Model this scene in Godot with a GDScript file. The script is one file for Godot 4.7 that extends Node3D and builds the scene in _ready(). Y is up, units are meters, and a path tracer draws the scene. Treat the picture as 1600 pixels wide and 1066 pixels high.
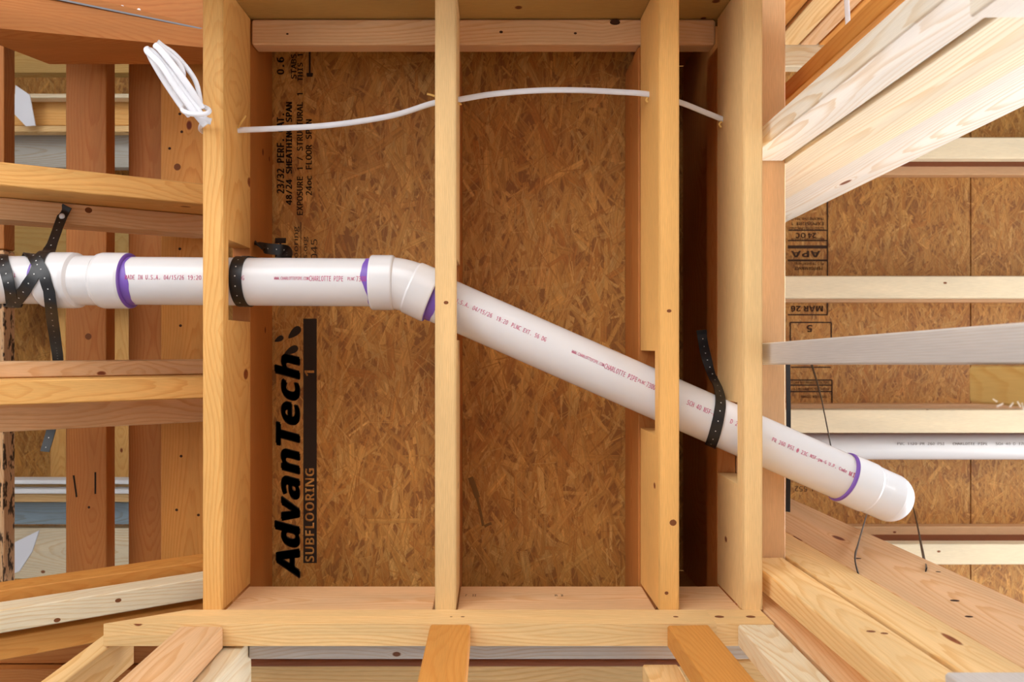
extends Node3D
# A utility chase seen straight up from below: joists, subfloor panel, a white drain pipe, cable, and the stud walls around it.
# y is up. h is the height above the lens; the picture's right is +x and its top is +z.
const F := 1085.0
const CX := 772.0
const CY := 540.0
const EYE := 1.45
const SC := 1.0775
const LEAN := 0.02765          # the right stud wall is slightly out of plumb

var tex := {}
var mats := {}
var rng := RandomNumberGenerator.new()
var used := {}

func W(px: float, py: float, h: float) -> Vector3:
	return Vector3((px - CX) / F * h, EYE + h, (CY - py) / F * h)

func numbered(called: String) -> String:
	var n: int = used.get(called, 0)
	used[called] = n + 1
	return called if n == 0 else "%s_%03d" % [called, n]

func tag(o: Node, label: String, category: String, group := "", kind := "") -> void:
	if label: o.set_meta("label", label)
	if category: o.set_meta("category", category)
	if group: o.set_meta("group", group)
	if kind: o.set_meta("kind", kind)

func put(called: String, mesh: Mesh, m: Material, t := Transform3D(), parent: Node = null) -> MeshInstance3D:
	var o := MeshInstance3D.new()
	o.mesh = mesh
	o.material_override = m
	o.transform = t
	o.cast_shadow = GeometryInstance3D.SHADOW_CASTING_SETTING_ON
	if parent == null:
		o.name = numbered(called)
		add_child(o, true)
	else:
		o.name = called
		parent.add_child(o, true)
	return o

# ---------------------------------------------------------------- meshes
func tri(st: SurfaceTool, p: Array, n: Array, uv: Array) -> void:
	var out: Vector3 = n[0] + n[1] + n[2]
	var order := [0, 1, 2]
	if (p[1] - p[0]).cross(p[2] - p[0]).dot(out) > 0.0:
		order = [0, 2, 1]
	for i in order:
		st.set_normal(n[i].normalized())
		st.set_uv(uv[i])
		st.add_vertex(p[i])

func quad(st: SurfaceTool, p: Array, n: Array, uv: Array) -> void:
	tri(st, [p[0], p[1], p[2]], [n[0], n[1], n[2]], [uv[0], uv[1], uv[2]])
	tri(st, [p[0], p[2], p[3]], [n[0], n[2], n[3]], [uv[0], uv[2], uv[3]])

# bevelled box, length along local x, grain along the length
func board_mesh(s: Vector3, bevel := 0.003) -> ArrayMesh:
	var st := SurfaceTool.new()
	st.begin(Mesh.PRIMITIVE_TRIANGLES)
	var hs := s * 0.5
	var us := maxf(1.6, s.x)
	var uo := rng.randf() * maxf(0.0, 1.0 - s.x / us)
	var vo := []
	for a in 3:
		for sg in 2:
			var w: float = s.z if a == 1 else s.y
			vo.append(rng.randf() * maxf(0.0, 1.0 - w / maxf(0.14, w)))
	var inner := hs - Vector3.ONE * bevel
	var uvf := func(p: Vector3, a: int, sg: int) -> Vector2:
		var off: float = vo[a * 2 + sg]
		if a == 0:
			return Vector2((p.z + hs.z) * 0.35 + uo, (p.y + hs.y) / maxf(0.14, s.y) + off)
		if a == 1:
			return Vector2((p.x + hs.x) / us + uo, (p.z + hs.z) / maxf(0.14, s.z) + off)
		return Vector2((p.x + hs.x) / us + uo, (p.y + hs.y) / maxf(0.14, s.y) + off)
	var vert := func(c: Vector3, a: int) -> Vector3:   # corner c (signs), the copy that lies on face axis a
		var p := c * inner
		p[a] = c[a] * hs[a]
		return p
	for a in 3:
		var b := (a + 1) % 3
		var d := (a + 2) % 3
		for sg in [-1, 1]:
			var n := Vector3.ZERO
			n[a] = sg
			var ps := []
			var uvs := []
			for q in [[-1, -1], [1, -1], [1, 1], [-1, 1]]:
				var c := Vector3.ZERO
				c[a] = sg
				c[b] = q[0]
				c[d] = q[1]
				var p: Vector3 = vert.call(c, a)
				ps.append(p)
				uvs.append(uvf.call(p, a, (sg + 1) / 2))
			quad(st, ps, [n, n, n, n], uvs)
		# edges along axis a, between faces b and d
		for s1 in [-1, 1]:
			for s2 in [-1, 1]:
				var nb := Vector3.ZERO
				nb[b] = s1
				var nd := Vector3.ZERO
				nd[d] = s2
				var c0 := Vector3.ZERO
				c0[a] = -1
				c0[b] = s1
				c0[d] = s2
				var c1 := c0
				c1[a] = 1
				var p0: Vector3 = vert.call(c0, b)
				var p1: Vector3 = vert.call(c1, b)
				var p2: Vector3 = vert.call(c1, d)
				var p3: Vector3 = vert.call(c0, d)
				quad(st, [p0, p1, p2, p3], [nb, nb, nd, nd], [uvf.call(p0, b, (s1 + 1) / 2), uvf.call(p1, b, (s1 + 1) / 2), uvf.call(p2, b, (s1 + 1) / 2), uvf.call(p3, b, (s1 + 1) / 2)])
	for sx in [-1, 1]:
		for sy in [-1, 1]:
			for sz in [-1, 1]:
				var c := Vector3(sx, sy, sz)
				var p: Array = [vert.call(c, 0), vert.call(c, 1), vert.call(c, 2)]
				tri(st, p, [Vector3(sx, 0, 0), Vector3(0, sy, 0), Vector3(0, 0, sz)], [Vector2(uo, 0.3), Vector2(uo, 0.31), Vector2(uo, 0.32)])
	return st.commit()

# a stick of lumber between two end points; w is its size along wdir, d its size across
func stick(called: String, label: String, cat: String, group: String, a: Vector3, b: Vector3, wdir: Vector3, w: float, d: float, m: Material, bevel := 0.003) -> MeshInstance3D:
	var x := (b - a).normalized()
	var y := (wdir - x * wdir.dot(x)).normalized()
	var z := x.cross(y)
	var o := put(called, board_mesh(Vector3(a.distance_to(b), w, d), bevel), m, Transform3D(Basis(x, y, z), (a + b) * 0.5))
	tag(o, label, cat, group)
	return o

# the same from opposite corners of an axis-aligned box (x, h, z); axis 0 = x, 1 = up, 2 = z
func beam(called: String, label: String, cat: String, group: String, mn: Vector3, mx: Vector3, axis: int, m: Material, bevel := 0.003) -> MeshInstance3D:
	var c := (mn + mx) * 0.5 + Vector3(0, EYE, 0)
	var s := mx - mn
	var half := Vector3.ZERO
	half[axis] = s[axis] * 0.5
	var wd := Vector3.ZERO
	var k := (axis + 1) % 3
	wd[k] = 1
	return stick(called, label, cat, group, c - half, c + half, wd, s[k], s[(axis + 2) % 3], m, bevel)

# polygon in (z, h) drawn out along x, its lowest edge eased
func profile_mesh(poly: PackedVector2Array, x0: float, x1: float, ease_edge := 0.003) -> ArrayMesh:
	var st := SurfaceTool.new()
	st.begin(Mesh.PRIMITIVE_TRIANGLES)
	var low := 1e9
	for p in poly:
		low = minf(low, p.y)
	var vo := rng.randf() * 0.5
	var uo := rng.randf() * 0.2
	var ring := func(x: float, lift: float) -> Array:
		var r := []
		for p in poly:
			r.append(Vector3(x, p.y + (lift if p.y < low + 1e-5 else 0.0), p.x))
		return r
	var layers := [ring.call(x0, ease_edge), ring.call(x0 + ease_edge, 0.0), ring.call(x1 - ease_edge, 0.0), ring.call(x1, ease_edge)]
	var area := 0.0
	for i in poly.size():
		area += poly[i].cross(poly[(i + 1) % poly.size()])
	var turn := 1.0 if area > 0 else -1.0
	for L in 3:
		for i in poly.size():
			var j := (i + 1) % poly.size()
			var e := (poly[j] - poly[i]) * turn
			var n := Vector3(0, -e.x, e.y).normalized()   # (z, h) edge turned outward
			var ps := [layers[L][i], layers[L][j], layers[L + 1][j], layers[L + 1][i]]
			var uvs := []
			for p in ps:
				uvs.append(Vector2(p.z / 1.6 + uo + 0.4, (p.x - x0) / 0.14 + 0.2) if absf(n.y) > 0.7 else Vector2((p.x - x0) * 0.35, p.y / 0.14))
			quad(st, ps, [n, n, n, n], uvs)
	var ids := Geometry2D.triangulate_polygon(poly)
	for side in 2:
		var lay: Array = layers[0] if side == 0 else layers[3]
		var n := Vector3(-1 if side == 0 else 1, 0, 0)
		for t in range(0, ids.size(), 3):
			var ps := [lay[ids[t]], lay[ids[t + 1]], lay[ids[t + 2]]]
			var uvs := []
			for p in ps:
				uvs.append(Vector2(p.z / 1.6 + uo + 0.4, (p.y - low) / 0.28 + vo))
			tri(st, ps, [n, n, n], uvs)
	return st.commit()

# eight corners: bottom ring of four, then top ring of four
func hexa_mesh(c: Array) -> ArrayMesh:
	var st := SurfaceTool.new()
	st.begin(Mesh.PRIMITIVE_TRIANGLES)
	var mid := Vector3.ZERO
	for p in c:
		mid += p / 8.0
	for f in [[0, 1, 2, 3], [4, 5, 6, 7], [0, 1, 5, 4], [1, 2, 6, 5], [2, 3, 7, 6], [3, 0, 4, 7]]:
		var ps := []
		var fc := Vector3.ZERO
		for i in f:
			ps.append(c[i])
			fc += c[i] / 4.0
		var n: Vector3 = (ps[2] - ps[0]).cross(ps[3] - ps[1]).normalized()
		if n.dot(fc - mid) < 0:
			n = -n
		var uvs := []
		for p in ps:
			uvs.append(Vector2(p.x / 1.6 + 0.7, (p.z if absf(n.y) > 0.6 else p.y) / 0.14))
		quad(st, ps, [n, n, n, n], uvs)
	return st.commit()

# surface of revolution about the line a -> b; profile holds (distance along, radius)
func lathe_mesh(a: Vector3, b: Vector3, profile: Array, seg := 40, ragged := 0.0) -> ArrayMesh:
	var st := SurfaceTool.new()
	st.begin(Mesh.PRIMITIVE_TRIANGLES)
	var x := (b - a).normalized()
	var ref := Vector3.RIGHT if absf(x.y) > 0.9 else Vector3.DOWN
	var y := (ref - x * ref.dot(x)).normalized()
	var z := x.cross(y)
	var pts := []
	for k in profile.size():
		var row := []
		for i in seg + 1:
			var t := TAU * i / seg
			var wob := 0.0
			if ragged > 0.0 and k == profile.size() - 1:
				wob = ragged * (0.5 + 0.5 * sin(t * 2.0 + 0.6) + 0.12 * sin(t * 5.0 + 1.0) + 0.05 * sin(t * 11.0))
			row.append(a + x * (profile[k].x + wob) + (y * cos(t) + z * sin(t)) * profile[k].y)
		pts.append(row)
	for k in profile.size() - 1:
		var e: Vector2 = profile[k + 1] - profile[k]
		if e.length() < 1e-7:
			continue
		for i in seg:
			var ns := []
			for q in [i, i, i + 1, i + 1]:
				var t: float = TAU * q / seg
				ns.append((-x * e.y + (y * cos(t) + z * sin(t)) * e.x).normalized())
			var ps := [pts[k][i], pts[k + 1][i], pts[k + 1][i + 1], pts[k][i + 1]]
			if ns[0].length() < 0.5:
				continue
			quad(st, ps, ns, [Vector2(0, 0), Vector2(1, 0), Vector2(1, 1), Vector2(0, 1)])
	return st.commit()

func smooth(pts: Array, steps := 8) -> Array:
	var r := []
	for i in pts.size() - 1:
		var p0: Vector3 = pts[maxi(i - 1, 0)]
		var p3: Vector3 = pts[mini(i + 2, pts.size() - 1)]
		for k in steps:
			r.append(pts[i].cubic_interpolate(pts[i + 1], p0, p3, float(k) / steps))
	r.append(pts[-1])
	return r

# a band or flat cable swept along a path; normals say which way its flat side looks; half sizes along and across
func sweep_mesh(path: Array, normals: Array, wide: float, thick: float, rounded := false) -> ArrayMesh:
	var st := SurfaceTool.new()
	st.begin(Mesh.PRIMITIVE_TRIANGLES)
	var sec := []
	if rounded:
		for i in 12:
			sec.append(Vector2(cos(TAU * i / 12.0) * wide, sin(TAU * i / 12.0) * thick))
	else:
		sec = [Vector2(-wide, -thick), Vector2(wide, -thick), Vector2(wide, thick), Vector2(-wide, thick)]
	var rings := []
	var frames := []
	for i in path.size():
		var t: Vector3 = (path[mini(i + 1, path.size() - 1)] - path[maxi(i - 1, 0)]).normalized()
		var n: Vector3 = normals[i]
		n = (n - t * n.dot(t)).normalized()
		var sd := t.cross(n)
		frames.append([sd, n])
		var r := []
		for s in sec:
			r.append(path[i] + sd * s.x + n * s.y)
		rings.append(r)
	var c := sec.size()
	for i in path.size() - 1:
		for k in c:
			var j := (k + 1) % c
			var ns := []
			for q in [[i, k], [i + 1, k], [i + 1, j], [i, j]]:
				var f: Array = frames[q[0]]
				var v: Vector2
				if rounded:
					v = Vector2(sec[q[1]].x / (wide * wide), sec[q[1]].y / (thick * thick)).normalized()
				else:
					v = (sec[k] + sec[j]).normalized()
					v = Vector2(0, signf(v.y)) if absf(sec[k].y - sec[j].y) < 1e-9 else Vector2(signf(v.x), 0)
				ns.append(f[0] * v.x + f[1] * v.y)
			quad(st, [rings[i][k], rings[i + 1][k], rings[i + 1][j], rings[i][j]], ns, [Vector2(0, 0), Vector2(1, 0), Vector2(1, 1), Vector2(0, 1)])
	for e in [0, path.size() - 1]:
		var o: Vector3 = (path[0] - path[1]) if e == 0 else (path[-1] - path[-2])
		o = o.normalized()
		for k in range(1, c - 1):
			tri(st, [rings[e][0], rings[e][k], rings[e][k + 1]], [o, o, o], [Vector2.ZERO, Vector2.RIGHT, Vector2.ONE])
	return st.commit()

# lettering: a flat text, brought to unit size, then laid out by the callable (u, v in metres, lift)
func text_mesh(s: String, width: float, height: float, lay: Callable, bold := false, slant := 0.0, mono := false, heavy := 0.0) -> ArrayMesh:
	var tm := TextMesh.new()
	var f := SystemFont.new()
	f.font_names = PackedStringArray(["Droid Sans Mono" if mono else "Droid Sans"])
	f.font_weight = 700 if bold else 400
	tm.font = f
	tm.font_size = 48
	tm.pixel_size = 0.02
	tm.depth = 0.002
	tm.text = s
	tm.curve_step = 3.0
	var arr := tm.get_mesh_arrays()
	var vs: PackedVector3Array = arr[Mesh.ARRAY_VERTEX]
	var ix = arr[Mesh.ARRAY_INDEX]
	var mn := Vector3.INF
	var mx := -Vector3.INF
	for v in vs:
		mn = mn.min(v)
		mx = mx.max(v)
	var st := SurfaceTool.new()
	st.begin(Mesh.PRIMITIVE_TRIANGLES)
	var ids := []
	if ix != null and ix.size() > 0:
		ids = Array(ix)
	else:
		ids = range(vs.size())
	var pos := []
	for v in vs:
		var q := (v - mn) / (mx - mn)
		pos.append(lay.call((q.x + slant * q.y) * width, q.y * height, 0.0002 + 0.0003 * q.z))
	for i in ids:
		st.add_vertex(pos[i])
	if heavy > 0.0:      # thicker strokes: the same word again, shifted by part of a stroke
		for e in [Vector2(1, 0), Vector2(-1, 0), Vector2(0.5, 0.6), Vector2(-0.5, -0.6)]:
			var moved := []
			for v in vs:
				var q := (v - mn) / (mx - mn)
				moved.append(lay.call((q.x + slant * q.y) * width + e.x * heavy, q.y * height + e.y * heavy, 0.0002 + 0.0003 * q.z))
			for i in ids:
				st.add_vertex(moved[i])
	st.generate_normals()
	return st.commit()

func letter(parent: Node, s: String, width: float, height: float, lay: Callable, m: Material, bold := false, slant := 0.0, mono := false, heavy := 0.0) -> void:
	var o := put("lettering", text_mesh(s, width, height, lay, bold, slant, mono, heavy), m, parent.transform.affine_inverse(), parent)
	o.set_meta("label", "printed lettering")

# ---------------------------------------------------------------- textures and materials
func sm(a: float, b: float, x: float) -> float:
	return smoothstep(a, b, x)

func wood_texture(kind: int, sd: int, knots: Array, mould := false) -> ImageTexture:
	var w := 1024
	var hgt := 256
	var n := FastNoiseLite.new()
	n.seed = sd
	n.frequency = 1.0
	n.fractal_octaves = 2
	var bytes := PackedByteArray()
	bytes.resize(w * hgt * 3)
	var centre := PackedFloat32Array()
	var deep := PackedFloat32Array()
	for x in w:
		var U := x / 1024.0 * 1.6
		centre.append(0.07 + 0.03 * n.get_noise_2d(U * 0.9, 3.0))
		deep.append(0.012 + 0.055 * absf(n.get_noise_2d(U * 1.3, 40.0)) + 0.02 * U)
	var i := 0
	for y in hgt:
		var V := y / 256.0 * 0.14
		for x in w:
			var U := x / 1024.0 * 1.6
			var wob := n.get_noise_2d(U * 5.0, V * 60.0)
			var phase: float
			if kind == 0:
				var d := V - centre[x]
				phase = (sqrt(d * d + deep[x] * deep[x]) + wob * 0.0012) / 0.0052
			else:
				phase = (V + (centre[x] - 0.07) * 0.35 + wob * 0.0008) / 0.0033
			var dark := 0.0
			for k in knots:
				var du: float = (U - k[0]) / k[2]
				var dv: float = (V - k[1]) / k[2]
				var d2 := du * du * 0.35 + dv * dv
				if d2 < 14.0:
					phase += 2.2 * exp(-d2 * 0.45) * signf(dv)
					if d2 < 1.5:
						dark = maxf(dark, 1.0 - sm(0.5, 1.3, d2) * 1.0)
			var t := phase - floorf(phase)
			var late := sm(0.45, 0.93, t) * (1.0 - sm(0.95, 1.0, t))
			var fib := n.get_noise_2d(U * 25.0, V * 1400.0)
			var blot := n.get_noise_2d(U * 2.2 + 9.0, V * 14.0)
			var g := 0.93 + 0.05 * fib + 0.05 * blot
			var amt := late * (0.5 if kind == 0 else 0.3) * (0.75 + 0.5 * blot)
			var r := g * (1.0 - 0.10 * amt)
			var gg := g * (1.0 - 0.22 * amt)
			var b := g * (1.0 - 0.38 * amt)
			if mould:            # black mould in ragged flecks
				var fleck := n.get_noise_2d(U * 14.0 + 50.0, V * 42.0) + 0.5 * n.get_noise_2d(U * 60.0, V * 160.0)
				var mk := sm(0.08, 0.5, fleck) * 0.8
				r *= 1.0 - mk * 0.85
				gg *= 1.0 - mk * 0.88
				b *= 1.0 - mk * 0.9
			if dark > 0.0:
				r = lerpf(r, 0.50 + 0.1 * late, dark)
				gg = lerpf(gg, 0.31 + 0.1 * late, dark)
				b = lerpf(b, 0.20 + 0.1 * late, dark)
			bytes[i] = clampi(int(r * 255.0), 0, 255)
			bytes[i + 1] = clampi(int(gg * 255.0), 0, 255)
			bytes[i + 2] = clampi(int(b * 255.0), 0, 255)
			i += 3
	return ImageTexture.create_from_image(Image.create_from_data(w, hgt, false, Image.FORMAT_RGB8, bytes))

# strand board: thousands of wood strands laid over one another, and their relief
func osb_textures(w: int, hgt: int, count: int, sd: int, per_m: float) -> Array:
	var r := RandomNumberGenerator.new()
	r.seed = sd
	var rgb := PackedByteArray()
	rgb.resize(w * hgt * 3)
	var rel := PackedByteArray()
	rel.resize(w * hgt)
	for i in w * hgt:
		rgb[i * 3] = 150
		rgb[i * 3 + 1] = 104
		rgb[i * 3 + 2] = 62
		rel[i] = 60
	var tones := [Color8(206, 158, 98), Color8(196, 146, 86), Color8(212, 166, 106), Color8(188, 136, 78), Color8(202, 152, 96), Color8(176, 120, 66), Color8(214, 174, 120)]
	for k in count + 5000:
		var fine := k >= count
		var big := not fine and r.randf() < 0.26
		var ln := (r.randf_range(0.06, 0.12) if big else r.randf_range(0.015, 0.075)) * per_m
		var wd := (r.randf_range(0.008, 0.02) if big else r.randf_range(0.0012, 0.0035) if fine else r.randf_range(0.002, 0.009)) * per_m
		var ang := r.randfn(0.0, 0.55)
		var ca := cos(ang)
		var sa := sin(ang)
		var cx := r.randf() * w
		var cy := r.randf() * hgt
		var c: Color = tones[r.randi() % tones.size()]
		var lum := r.randf_range(0.94, 1.05)
		var mixf := r.randf_range(0.25, 0.6) if fine else r.randf_range(0.4, 0.8)
		var hh := r.randi_range(70, 190)
		var nj := maxi(2, int(wd / 0.85))
		var ni := int(ln / 0.85)
		var streak := PackedFloat32Array()
		var sv := 0.0
		for j in nj:
			sv = sv * 0.6 + r.randf_range(-0.07, 0.07)
			streak.append(lum * (1.0 + sv) * (0.9 if j == 0 or j == nj - 1 else 1.0))
		var skew := r.randf_range(-0.8, 0.8)
		var cr := c.r * 255.0
		var cg := c.g * 255.0
		var cb := c.b * 255.0
		for j in nj:
			var q := streak[j]
			var b0 := clampi(int(cr * q), 0, 255)
			var b1 := clampi(int(cg * q), 0, 255)
			var b2 := clampi(int(cb * q), 0, 255)
			var off := (j - nj * 0.5) * 0.85
			for i in ni:
				var a := (i - ni * 0.5) * 0.85 + off * skew
				var x := posmod(int(cx + off * ca - a * sa), w)
				var y := posmod(int(cy + off * sa + a * ca), hgt)
				var at := y * w + x
				rel[at] = hh
				at *= 3
				rgb[at] = int(rgb[at] + (b0 - rgb[at]) * mixf)
				rgb[at + 1] = int(rgb[at + 1] + (b1 - rgb[at + 1]) * mixf)
				rgb[at + 2] = int(rgb[at + 2] + (b2 - rgb[at + 2]) * mixf)
	var im := Image.create_from_data(w, hgt, false, Image.FORMAT_RGB8, rgb)
	var nm := Image.create_from_data(w, hgt, false, Image.FORMAT_L8, rel)
	nm.convert(Image.FORMAT_RGBA8)
	nm.bump_map_to_normal_map(2.0)
	return [ImageTexture.create_from_image(im), ImageTexture.create_from_image(nm)]

func flat(c: Color, rough := 0.7, spec := 0.5) -> StandardMaterial3D:
	var m := StandardMaterial3D.new()
	m.albedo_color = c
	m.roughness = rough
	m.metallic_specular = spec
	return m

func wood(t: int, tint: String) -> StandardMaterial3D:
	var key := "%d%s" % [t, tint]
	if not mats.has(key):
		var tones := {
			"pale": Color8(240, 222, 188), "pine": Color8(244, 186, 108), "amber": Color8(224, 154, 74), "rose": Color8(234, 188, 140), "grey": Color8(204, 196, 190),
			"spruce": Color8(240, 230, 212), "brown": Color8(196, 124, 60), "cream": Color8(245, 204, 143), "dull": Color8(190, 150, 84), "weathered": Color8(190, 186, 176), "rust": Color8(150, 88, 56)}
		var m := flat(tones[tint], 0.62, 0.4)
		m.albedo_texture = tex["wood%d" % t]
		mats[key] = m
	return mats[key]

# ---------------------------------------------------------------- small makers
func knot(parent: Node3D, at: Vector3, normal: Vector3, size: float, m: Material, stretch := 1.4, along := Vector3.RIGHT) -> void:
	var st := SurfaceTool.new()
	st.begin(Mesh.PRIMITIVE_TRIANGLES)
	var x := (along - normal * along.dot(normal)).normalized()
	var y := normal.cross(x)
	for i in 14:
		var p := []
		for q in [i, i + 1]:
			var t: float = TAU * q / 14.0
			p.append(at + x * cos(t) * size * stretch + y * sin(t) * size - normal * 0.0002)
		tri(st, [at + normal * 0.0006, p[0], p[1]], [normal, normal, normal], [Vector2.ZERO, Vector2.RIGHT, Vector2.ONE])
	put("knot", st.commit(), m, parent.transform.affine_inverse(), parent)

func _ready() -> void:
	rng.seed = 7
	# ---- camera: straight up, lens slightly shifted
	var cam := Camera3D.new()
	cam.name = "camera"
	cam.projection = Camera3D.PROJECTION_FRUSTUM
	cam.near = 0.05
	cam.far = 60.0
	cam.size = 2.0 * cam.near * 533.0 / F
	cam.frustum_offset = Vector2(800.0 - CX, CY - 533.0) / F * cam.near
	cam.transform = Transform3D(Basis(Vector3.RIGHT, Vector3(0, 0, 1), Vector3.DOWN), Vector3(0, EYE, 0))
	var lens := CameraAttributesPhysical.new()
	lens.frustum_focal_length = 24.0
	lens.frustum_focus_distance = 1.33
	lens.exposure_aperture = 5.6
	cam.attributes = lens
	add_child(cam)
	# ---- sky and light
	var env := Environment.new()
	env.background_mode = Environment.BG_SKY
	var sky := Sky.new()
	var sky_mat := ProceduralSkyMaterial.new()
	sky_mat.sky_top_color = Color(0.74, 0.81, 0.92)
	sky_mat.sky_horizon_color = Color(0.93, 0.94, 0.97)
	sky_mat.ground_horizon_color = Color(0.74, 0.76, 0.78)
	sky_mat.ground_bottom_color = Color(0.52, 0.52, 0.52)
	sky_mat.sky_energy_multiplier = 1.0
	sky.sky_material = sky_mat
	env.sky = sky
	env.background_energy_multiplier = 18.0
	env.tonemap_mode = Environment.TONE_MAPPER_LINEAR
	env.tonemap_exposure = 1.08
	env.sdfgi_enabled = true
	env.ssao_enabled = true
	env.ssil_enabled = true
	var we := WorldEnvironment.new()
	we.name = "world"
	we.environment = env
	add_child(we)

	# ---- textures
	for i in 7:
		var ks := []
		for k in [3, 2, 1, 0, 4, 2, 1][i]:
			ks.append([rng.randf() * 1.6, rng.randf_range(0.015, 0.125), rng.randf_range(0.003, 0.0065)])
		tex["wood%d" % i] = wood_texture(0 if i < 4 or i == 6 else 1, 11 + i * 7, ks, i == 6)
	var os := osb_textures(1024, 1536, 5600, 5, 1200.0)
	var osb := flat(Color8(246, 230, 188), 0.6, 0.4)
	osb.albedo_texture = os[0]
	osb.normal_enabled = true
	osb.normal_texture = os[1]
	osb.normal_scale = 0.3
	osb.uv1_triplanar = true
	osb.uv1_world_triplanar = true
	osb.uv1_scale = Vector3(1.0 / 0.853, 1.0, 1.0 / 1.28)
	var osb_far := osb.duplicate()
	osb_far.uv1_scale = Vector3(1.0 / 0.7, 1.0, 1.0 / 1.05)
	osb_far.uv1_offset = Vector3(0.31, 0.2, 0.57)
	mats.osb = osb
	mats.osb_far = osb_far
	mats.ink = flat(Color8(52, 40, 32), 0.8, 0.3)
	mats.ink_brown = flat(Color8(70, 48, 34), 0.8, 0.3)
	mats.pvc = flat(Color8(218, 215, 215), 0.2, 0.5)
	mats.cap = flat(Color8(226, 226, 228), 0.1, 0.5)
	mats.primer = flat(Color8(120, 84, 176), 0.4, 0.5)
	mats.red_ink = flat(Color8(196, 74, 116), 0.7, 0.3)
	mats.strap = flat(Color8(22, 21, 23), 0.38, 0.5)
	mats.dots = flat(Color8(206, 204, 200), 0.5, 0.4)
	mats.cable = flat(Color8(222, 222, 227), 0.4, 0.5)
	mats.knot = flat(Color8(120, 70, 38), 0.7, 0.3)
	mats.knot_dark = flat(Color8(62, 36, 22), 0.7, 0.3)
	mats.nail = flat(Color8(214, 214, 216), 0.35, 0.6)
	mats.nail.metallic = 0.2
	mats.paper = flat(Color8(232, 232, 238), 0.7, 0.3)
	mats.dark = flat(Color8(46, 36, 28), 0.8, 0.2)
	mats.metal = flat(Color8(120, 118, 120), 0.35, 0.6)
	mats.metal.metallic = 0.9

	shell()
	chase()
	pipes()
	cables()
	plate_wall()
	right_wall()
	left_side()

func slab(called: String, mn: Vector3, mx: Vector3, m: Material) -> MeshInstance3D:
	var b := BoxMesh.new()
	b.size = mx - mn
	var o := put(called, b, m, Transform3D(Basis(), (mn + mx) * 0.5))
	o.set_meta("kind", "structure")
	return o

func shell() -> void:
	var board := flat(Color8(108, 101, 93), 0.75, 0.3)
	var wall := flat(Color8(172, 168, 162), 0.8, 0.3)
	slab("floor", Vector3(-2.1, -0.1, -2.6), Vector3(2.8, 0, 2.0), board)
	slab("ceiling", Vector3(-2.1, 4.5, -2.6), Vector3(2.8, 4.6, 2.0), wall)
	# tall openings: left half of the wall at the picture's top, left wall beside it, and the corner at the lower right
	slab("wall_back", Vector3(-2.0, 2.1, 1.9), Vector3(2.7, 4.5, 2.0), wall)
	slab("wall_back", Vector3(0.2, 0, 1.9), Vector3(2.7, 2.1, 2.0), wall)
	slab("wall_left", Vector3(-2.1, 2.1, -2.6), Vector3(-2.0, 4.5, 2.0), wall)
	slab("wall_left", Vector3(-2.1, 0, -2.6), Vector3(-2.0, 2.1, 0.3), wall)
	slab("wall_front", Vector3(-2.0, 0, -2.6), Vector3(1.6, 4.5, -2.5), wall)
	slab("wall_front", Vector3(1.6, 3.5, -2.6), Vector3(2.3, 4.5, -2.5), wall)
	slab("wall_front", Vector3(1.6, 0, -2.6), Vector3(2.3, 1.1, -2.5), wall)
	slab("wall_front", Vector3(2.3, 0, -2.6), Vector3(2.8, 4.5, -2.5), wall)
	slab("wall_right", Vector3(2.7, 0, 0.6), Vector3(2.8, 4.5, 2.0), wall)
	slab("wall_right", Vector3(2.7, 3.5, -1.7), Vector3(2.8, 4.5, 0.6), wall)
	slab("wall_right", Vector3(2.7, 0, -1.7), Vector3(2.8, 1.1, 0.6), wall)
	slab("wall_right", Vector3(2.7, 0, -2.5), Vector3(2.8, 4.5, -1.7), wall)

# ---------------------------------------------------------------- the chase between the joists
func joist(label: String, x0: float, x1: float, notch: Array, m: Material, roll := 0.0) -> MeshInstance3D:
	var lo := -0.07
	var hi := 0.07
	var cut := lo + 0.027
	var poly := PackedVector2Array([Vector2(-0.476, lo), Vector2(0.654, lo), Vector2(0.654, hi)])
	poly.append_array(PackedVector2Array([Vector2(notch[1], hi), Vector2(notch[1], cut), Vector2(notch[0], cut), Vector2(notch[0], hi)]))
	poly.append(Vector2(-0.476, hi))
	var half := (x1 - x0) * 0.5
	var o := put("floor_joist", profile_mesh(poly, -half, half), m, Transform3D(Basis(Vector3(0, 0, 1), roll), Vector3((x0 + x1) * 0.5, EYE + 1.32, 0)))
	tag(o, label, "joist", "notched joists across the chase")
	return o

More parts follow.
